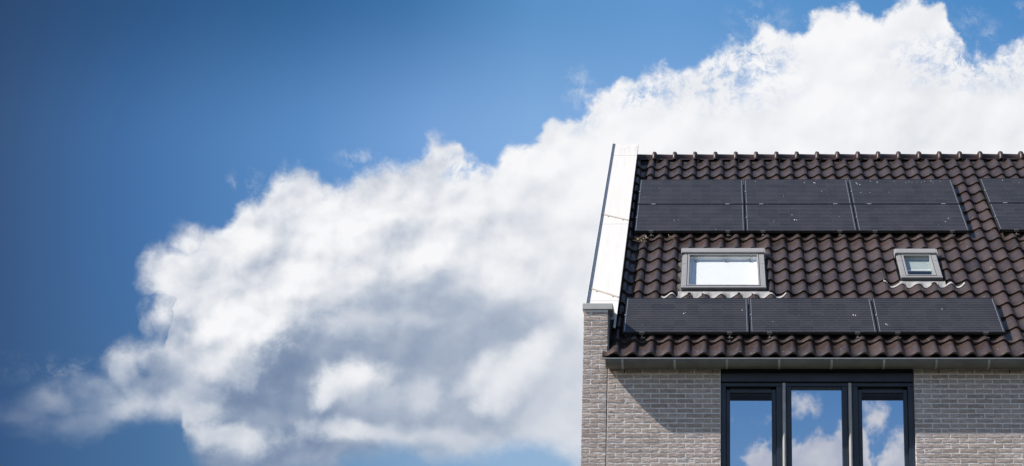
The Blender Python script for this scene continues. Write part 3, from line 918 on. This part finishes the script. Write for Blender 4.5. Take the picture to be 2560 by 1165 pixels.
for (x0, s0, x1, s1) in [(.0, 3.985, .386, 3.770), (.0, 1.505, .390, 1.245)]:  # thin raised beige strips running diagonally across the sheets
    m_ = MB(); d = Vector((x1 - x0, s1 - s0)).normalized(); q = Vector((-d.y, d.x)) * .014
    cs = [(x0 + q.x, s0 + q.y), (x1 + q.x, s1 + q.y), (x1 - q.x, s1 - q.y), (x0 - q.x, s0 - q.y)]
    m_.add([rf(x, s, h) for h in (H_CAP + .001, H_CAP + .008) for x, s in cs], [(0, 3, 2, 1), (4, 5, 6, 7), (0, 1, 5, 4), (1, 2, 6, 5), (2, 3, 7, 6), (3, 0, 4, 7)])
    m_.build('diagonal_strip', M_strip, para)
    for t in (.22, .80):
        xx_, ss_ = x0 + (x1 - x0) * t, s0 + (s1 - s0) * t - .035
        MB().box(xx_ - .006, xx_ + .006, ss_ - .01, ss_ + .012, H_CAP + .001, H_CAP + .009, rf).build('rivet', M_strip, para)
m_ = MB(); m_.bbox(-.020, .368, -.022, .50, 7.306, 7.384, .003)
m_.build('flat_coping', M_copegrey, pier)

# ---- gutter
GX0, GX1 = 0.305, X_END
gp = []
for i in range(13):
    a = math.pi * i / 12
    gp.append((-0.141 - 0.108 * math.cos(a), 6.578 - 0.092 * math.sin(a) ** 0.75))
inner = [(p[0] * 1.0 + (0.003 if p[0] < -.141 else -.003), p[1] + .004) for p in gp][::-1]
m_ = MB(); m_.extrude(gp, GX0, GX1, 'x', smooth=True, closed=False)
m_.extrude(inner, GX0, GX1, 'x', smooth=True, closed=False)
m_.add([(GX0, p[0], p[1]) for p in gp], [tuple(range(13))])
gutter = m_.build('gutter', M_zinc, house)
rim = [(-.255 + .010 * math.cos(t * math.pi / 4), 6.583 + .010 * math.sin(t * math.pi / 4)) for t in range(8)]
m_ = MB(); m_.extrude(rim, 0.283, GX1, 'x', smooth=True)
m_.build('rolled_rim', M_zincrim, gutter)
bx = [0.518 + .6545 * i for i in range(13)]
for x in bx:
    o_ = [(p[0] + (-.004 if p[0] < -.141 else 0), p[1] - .004) for p in gp[:8]]
    i_ = [(p[0] - .001, p[1] - .0005) for p in gp[:8]][::-1]
    MB().extrude(o_ + i_, x - .014, x + .014, 'x').build('bracket', M_bracket, gutter)
MB().extrude([(p[0] - .0025 * (1 if p[0] < -.141 else 0), p[1] - .0025) for p in gp[:9]], 2.905, 2.909, 'x', closed=False).build('solder_seam', M_zinc, gutter)
m_ = MB(); m_.box(0.34, X_END, -.012, -.003, 6.515, 6.60); m_.build('eaves_board', M_anthdark, house)
for x in (.348, .392):
    MB().box(x - .008, x + .008, -.05, -.02, 6.61, 6.645).build('eaves_clip', M_alu, gutter)

# ---- window
FY = 0.05
win_ = MB()
def fbox(x0, x1, z0, z1, y0=FY, y1=FY + .07, e=.003):
    win_.bbox(x0, x1, y0, y1, z0, z1, e)
fbox(1.752, 1.817, WZ0, 6.304, FY, FY + .09)
fbox(4.116, 4.190, WZ0, 6.304, FY, FY + .09)
fbox(1.752, 4.190, 6.3045, 6.346, FY - .006, FY + .09)
fbox(2.453, 2.530, WZ0, 6.304, FY, FY + .09)
fbox(2.5305, 2.582, WZ0, 6.304, FY + .012, FY + .09)
fbox(2.5825, 2.646, WZ0, 6.304, FY, FY + .09)
fbox(3.283, 3.352, WZ0, 6.304, FY, FY + .09)
fbox(3.3525, 3.414, WZ0, 6.304, FY + .012, FY + .09)
fbox(3.4145, 3.485, WZ0, 6.304, FY, FY + .09)
fbox(2.6465, 3.2825, 6.272, 6.304, FY + .02, FY + .09)
window = win_.build('window_frame', M_anth, house); window.name = 'window'
MB().bbox(1.754, 4.188, FY - .020, FY + .08, 6.363, 6.476, .004).build('header_board', M_anth, window)
MB().box(1.754, 4.188, FY + .03, FY + .09, 6.346, 6.363).build('shadow_gap', M_anthdark, window)
MB().box(1.754, 4.188, FY + .03, FY + .09, 6.4765, 6.66).build('head_recess', M_anthdark, window)  # head coloured black to carry the shadow under the gutter
for x in (2.551, 3.3835):
    pr = [(x + .023 * math.cos(math.pi * i / 8), FY - .022 - .030 * math.sin(math.pi * i / 8)) for i in range(9)] + [(x - .023, FY + .011), (x + .023, FY + .011)]
    MB().extrude(pr, WZ0, 6.338, 'z', smooth=True).build('mullion_cover', M_steel, window)
for x0, x1 in ((1.817, 2.453), (3.485, 4.116)):
    s_ = MB()
    top, bot = 6.270, WZ0 + .04
    s_.bbox(x0 + .004, x0 + .053, FY + .022, FY + .08, bot, top, .003)
    s_.bbox(x1 - .056, x1 - .004, FY + .022, FY + .08, bot, top, .003)
    s_.bbox(x0 + .053, x1 - .056, FY + .022, FY + .08, 6.226, top, .003)
    sash = s_.build('casement', M_anth, window)
    MB().box(x0 + .053, x1 - .056, FY + .075, FY + .10, 6.270, 6.304).build('recess_shade', M_anthdark, sash)  # black filler puts the recess shade above the sash into its colour
    v_ = MB(); v_.box(x0 + .054, x1 - .057, FY + .05, FY + .07, 6.134, 6.2255)
    v_.build('vent_grille', M_anthdark, sash)
    for zz_ in (6.150, 6.172, 6.194):
        MB().extrude([(FY + .049, zz_), (FY + .036, zz_ - .006), (FY + .036, zz_), (FY + .049, zz_ + .010)], x0 + .075, x1 - .078, 'x').build('vent_slat', M_anth, sash)
    MB().box(x0 + .053, x1 - .056, FY + .058, FY + .064, bot + .02, 6.1335).build('pane', M_pane, sash).rotation_euler = (0, 0, .0015 if x0 < 3 else -.002)
MB().box(2.6465, 3.2825, FY + .050, FY + .056, WZ0 + .03, 6.2715).build('pane', M_pane, window)

# ---- rooflights
def rooflight(x0, x1, s0, s1, covers, kind):
    """covers: widths of side covers"""
    HH = .130
    b_ = MB()
    b_.bbox(x0 + .010, x1 - .010, s0 + .03, s0 + .075, .0, HH - .012, .004, rf)
    b_.bbox(x0 + .010, x0 + .050, s0 + .075, s1 - .02, .0, HH - .012, .004, rf)
    b_.bbox(x1 - .050, x1 - .010, s0 + .075, s1 - .02, .0, HH - .012, .004, rf)
    b_.bbox(x0 + .010, x1 - .010, s1 - .06, s1 - .02, .0, HH - .012, .004, rf)
    b_.box(x0 + .05, x1 - .05, s0 + .07, s1 - .06, -.35, -.345, rf)
    b_ = b_.build('rooflight', M_rooflight_dark, roof)
    cw_ = covers
    mid = s0 + (s1 - s0) * .62
    for xa, xb in ((x0, x0 + cw_), (x1 - cw_, x1)):
        for sa, sb in ((s0 + .055, mid - .001), (mid + .001, s1 - .10)):
            MB().bbox(xa, xb, sa, sb, HH - .035, HH, .004, rf).build('side_cover', M_rooflight, b_)
    m_ = MB(); m_.bbox(x0 - .006, x1 + .006, s1 - .135, s1 + .0, HH - .03, HH + .032, .006, rf)
    m_.build('top_hood', M_rooflight, b_)
    for xa in (x0 - .020, x1 + .007):
        MB().bbox(xa, xa + .013, s1 - .16, s1 - .01, HH - .05, HH + .030, .003, rf).build('hood_end', M_rooflight, b_)
    MB().bbox(x0 - .004, x1 + .004, s0 + .012, s0 + .054, HH - .03, HH - .002, .004, rf).build('bottom_cover', M_rooflight, b_)
    MB().box(x0 + .002, x1 - .002, s0 - .006, s0 + .028, .030, HH - .032, rf).build('lower_front', M_rooflight_dark, b_)  # dark colour puts in the shade on this down-facing front
    # sash
    q = MB(); t = .024; a0, a1, c0, c1 = x0 + cw_ + .008, x1 - cw_ - .008, s0 + .062, s1 - .140
    q.bbox(a0, a0 + t, c0, c1, HH - .03, HH + .004, .003, rf); q.bbox(a1 - t, a1, c0, c1, HH - .03, HH + .004, .003, rf)
    q.bbox(a0 + t, a1 - t, c0, c0 + t, HH - .03, HH + .004, .003, rf); q.bbox(a0 + t, a1 - t, c1 - t, c1, HH - .03, HH + .004, .003, rf)
    q = q.build('sash', M_rooflight, b_)
    MB().box(a0 + t - .004, a1 - t + .004, c0 + t - .004, c1 - t + .004, HH - .022, HH - .016, rf).build('pane', M_roofpane, b_)
    # inner white lining and the blind under the glass
    li = MB(); d0, d1, e0, e1 = a0 + t, a1 - t, c0 + t, c1 - t
    li.box(d0 - .03, d0, e0, e1, -.12, HH - .031, rf); li.box(d1, d1 + .03, e0, e1, -.12, HH - .031, rf)
    li.box(d0 - .03, d1 + .03, e1, e1 + .03, -.12, HH - .031, rf); li.box(d0 - .03, d1 + .03, e0 - .03, e0, -.12, HH - .031, rf)
    li.build('lining', M_blind if kind == 'full' else M_blind2, b_)
    if kind == 'full':
        MB().box(d0 + .002, d1 - .002, e0 + .002, e1 - .002, .034, .040, rf).build('blind', M_blind, b_)
        for k in (.08, .53, .90):
            xx_ = d0 + (d1 - d0) * k
            MB().bbox(xx_ - .016, xx_ + .016, e1 - .050, e1 - .024, .0405, .075, .004, rf).build('blind_catch', M_hook, b_)
    else:
        MB().box(d0 + .002, d1 - .002, e0 + (e1 - e0) * .50, e1 - .002, .046, .052, rf).build('blind', M_blind2, b_)
        MB().bbox(d0 + .002, d1 - .002, e0 + (e1 - e0) * .50 - .03, e0 + (e1 - e0) * .50, .040, .060, .004, rf).build('blind_bar', M_blind, b_)
        MB().box(d0 + .002, d1 - .002, e0 + .002, e1 - .002, -.118, -.112, rf).build('room_behind', M_dim, b_)
    return b_
def wave(x):
    """tile surface height at roof x"""
    t = (x - CR0 + .165) % TP - .165
    return tile_h(min(t, .06))
def flashing(x0, x1, s_top, drop, xa, xb, parent, seed):
    """pleated apron dressed over the tiles below a rooflight"""
    r = random.Random(seed)
    m_ = MB(); nx = int((x1 - x0) / .0048); W = 6
    rows_ = []
    for i in range(nx + 1):
        x = x0 + (x1 - x0) * i / nx
        h0 = wave(x)
        edge = min(1.0, (x - x0) / .04, (x1 - x) / .04)
        inside = xa - .02 < x < xb + .02
        low = s_top - drop - .030 * (1 - h0 / .058) * 1.0 + (1 - max(0, edge)) * .03 + .006 * math.sin(x * 47 + seed) + (.045 if .55 < math.sin(x * 9.3 + seed) and h0 > .045 else 0)
        top_ = s_top if inside else low + .052
        pl = .0009 if i % 2 else -.0009
        col_ = []
        for k in range(W):
            t = k / (W - 1)
            s = top_ + (low - top_) * t
            # the tile steps: height above the plane follows tile shape with the gauge rise
            ph = ((s - S0) % TG) / TG
            step = .026 * (1 - ph)
            base_h = (h0 + step + .010)
            if inside: base_h = .074 * (1 - t ** 1.4) + base_h * t ** 1.4
            col_.append(rf(x, s, base_h + pl + .004))
        rows_.append(col_)
    vs = [p for c_ in rows_ for p in c_]
    fs = [(i * W + k, (i + 1) * W + k, (i + 1) * W + k + 1, i * W + k + 1) for i in range(nx) for k in range(W - 1)]
    m_.add(vs, fs, False)
    tag(m_.build('pleated_flashing', M_pleat, parent))
L1 = rooflight(*LIGHTS[0], .072, 'full')
L1['label'] = 'wide rooflight with a white blind drawn'
L2 = rooflight(*LIGHTS[1], .070, 'half')
L2['label'] = 'small rooflight with a half drawn blind'
flashing(.946, 2.644, 1.705, .085, 1.19, 2.40, roof, 1)
flashing(4.000, 5.110, 2.020, .085, 4.24, 4.83, roof, 2)
for (a, b_, c_, d_) in LIGHTS:
    MB().box(a - .060, a - .002, c_ - .02, d_ - .02, .018, .024, rf).build('side_flashing', M_zinc, roof)
    MB().box(b_ + .002, b_ + .045, c_ - .02, d_ - .02, .018, .024, rf).build('side_flashing', M_zinc, roof)

# ================================================================== solar panels
PG = 'solar panels laid flat on the tiled roof'
def make_panel():
    p = thing('solar_panel', 'x', 'solar panel')
    f_ = MB(); t = .011; H = .038
    f_.bbox(0, PW, 0, t, -H, 0, .0015); f_.bbox(0, PW, PH - t, PH, -H, 0, .0015)
    f_.bbox(0, t, t, PH - t, -H, 0, .0015); f_.bbox(PW - t, PW, t, PH - t, -H, 0, .0015)
    f_.box(t, PW - t, t, PH - t, -H + .004, -H + .008)
    f_.build('frame', M_pframe, p)
    MB().box(t, PW - t, t, PH - t, -.010, -.0025).build('laminate', M_solar, p)
    for xa in (t + .010, PW - t - .016):  # bright metal strips stand in for the sun glint along short frame edges
        m_ = MB()
        for sa, sb in ((.03, .30), (.31, .60), (.61, .945)):
            m_.box(xa, xa + .006, sa, sb, -.0024, .0012)
        m_.build('edge_glint', M_alu, p)
    MB().bbox(.006, .024, PH * .46, PH * .46 + .026, .0005, .012, .002).build('earth_clip', M_alu, p)
    return p
def add_hooks(p, low=True, top_clamp=False):
    for x in (.25, 1.38):
        if low:
            m_ = MB()
            m_.box(x - .006, x + .006, -.055, .020, -.085, -.044)
            m_.box(x - .024, x + .040, -.060, -.052, -.060, -.048)
            m_.bbox(x - .032, x + .032, -.010, .003, -.036, .004, .002)
            m_.build('mounting_hook', M_hook, p)
        if top_clamp:
            MB().bbox(x - .032, x + .032, PH - .002, PH + .018, -.002, .006, .002).build('mid_clamp', M_rooflight, p)
    return p
proto = make_panel()
labels = [
    'leftmost solar panel of the bottom row, its lower left corner in shade',
    'middle solar panel of the bottom row above the gutter, one pale smudge on it',
    'rightmost solar panel of the bottom row, below the small rooflight',
    'left solar panel in the lower course of the upper array, beside the white coping',
    'middle solar panel in lower course of upper array, with a white smudge',
    'right solar panel in lower course of upper array, just above the small rooflight',
    'left solar panel directly under the ridge tiles, beside the top of the white coping',
    'middle solar panel directly under the ridge tiles, between two others of the top course',
    'solar panel under the ridge with many white bird droppings along its top edge',
    'lower of the two solar panels cut off by the right edge of the photograph',
    'upper of the two solar panels cut off by the right edge of the photograph']
panels = []
for i, (px, ps) in enumerate(PANELS):
    if i == 0: p = proto
    else:
        p = proto.copy(); C.objects.link(p)
        for ch in list(proto.children):
            c_ = ch.copy(); C.objects.link(c_); c_.parent = p
    panels.append(p)
for i, (px, ps) in enumerate(PANELS):
    p = panels[i]
    p.location = rf(px, ps, PHH)
    p.rotation_euler = ROT
    tag(p, labels[i], 'solar panel', PG)
    add_hooks(p, low=i in (0, 1, 2, 3, 4, 5, 9), top_clamp=i in (3, 4, 5, 9))
def specks(p, pts, seed):
    r = random.Random(seed); m_ = MB()
    for (x, y, sz) in pts:
        sz *= .72
        k = r.randint(5, 7); a0 = r.uniform(0, 6)
        ring = [(x + sz * r.uniform(.5, 1.2) * math.cos(a0 + 6.283 * q / k) * .8, y + sz * r.uniform(.6, 1.6) * math.sin(a0 + 6.283 * q / k)) for q in range(k)]
        m_.add([(a, b_, -.0012) for a, b_ in ring] + [(a, b_, -.0022) for a, b_ in ring], [tuple(range(k))] + [(q, (q + 1) % k, (q + 1) % k + k, q + k) for q in range(k)])
    tag(m_.build('bird_droppings', M_drop, p), kind='stuff')
specks(panels[8], [(.12, .84, .012), (.13, .79, .014), (.17, .76, .012), (.35, .90, .010), (.45, .86, .012), (.46, .83, .008), (.72, .90, .008), (.90, .83, .008), (.95, .86, .010),
                   (1.0, .86, .008), (1.07, .85, .009), (1.15, .85, .008), (1.2, .89, .009), (1.3, .90, .010), (1.33, .83, .007), (1.45, .89, .007), (.16, .44, .012), (.30, .44, .008), (.60, .45, .007)], 1)
specks(panels[7], [(.95, .84, .012), (1.10, .84, .014), (1.12, .83, .010), (.18, .90, .008), (1.2, .50, .008), (.6, .3, .006)], 2)
specks(panels[1], [(1.36, .48, .016), (1.39, .47, .012), (.3, .3, .007)], 3)
specks(panels[4], [(.70, .58, .012), (.73, .40, .018), (.76, .39, .012), (.42, .35, .010), (1.4, .5, .007)], 4)
specks(panels[0], [(.78, .52, .014), (.80, .55, .010), (1.55, .62, .010), (.25, .2, .006)], 5)
specks(panels[2], [(.12, .22, .014), (.14, .20, .010), (.9, .65, .009)], 6)
specks(panels[5], [(1.38, .45, .012), (1.32, .32, .012), (1.2, .2, .007)], 7)
specks(panels[3], [(.58, .38, .010), (.64, .39, .008), (1.2, .05, .007)], 8)
specks(panels[10], [(.36, .90, .012), (.6, .8, .008)], 9)
specks(panels[6], [(.32, .62, .008), (.1, .3, .006)], 10)

# straw caught under the lower edge of the upper array
r = random.Random(5)
def straw(cx, cs, n_, spread, label):
    m_ = MB()
    for _ in range(n_):
        x, s = cx + r.uniform(-spread, spread), cs + r.uniform(-spread, spread) * .8
        a = r.uniform(0, 6.28); L = r.uniform(.03, .08); dx_, ds_ = L * math.cos(a), L * math.sin(a)
        h = .075 + r.uniform(0, .03); q = .0016
        m_.add([rf(x - q * math.sin(a), s + q * math.cos(a), h), rf(x + q * math.sin(a), s - q * math.cos(a), h), rf(x + dx_, s + ds_, h + r.uniform(0, .03)), rf(x + dx_ * .5, s + ds_ * .5 + .01, h + .022)],
               [(0, 1, 2), (0, 3, 1), (1, 3, 2), (0, 2, 3)])
    o = m_.build('straw_tuft', M_straw)
    tag(o, label, 'straw')
straw(.60, 3.36, 16, .08, 'tangled dry straw hanging under the left end of the upper solar panels')
straw(1.04, 3.40, 6, .05, 'loose wisp of dry straw on a tile above the wide rooflight')
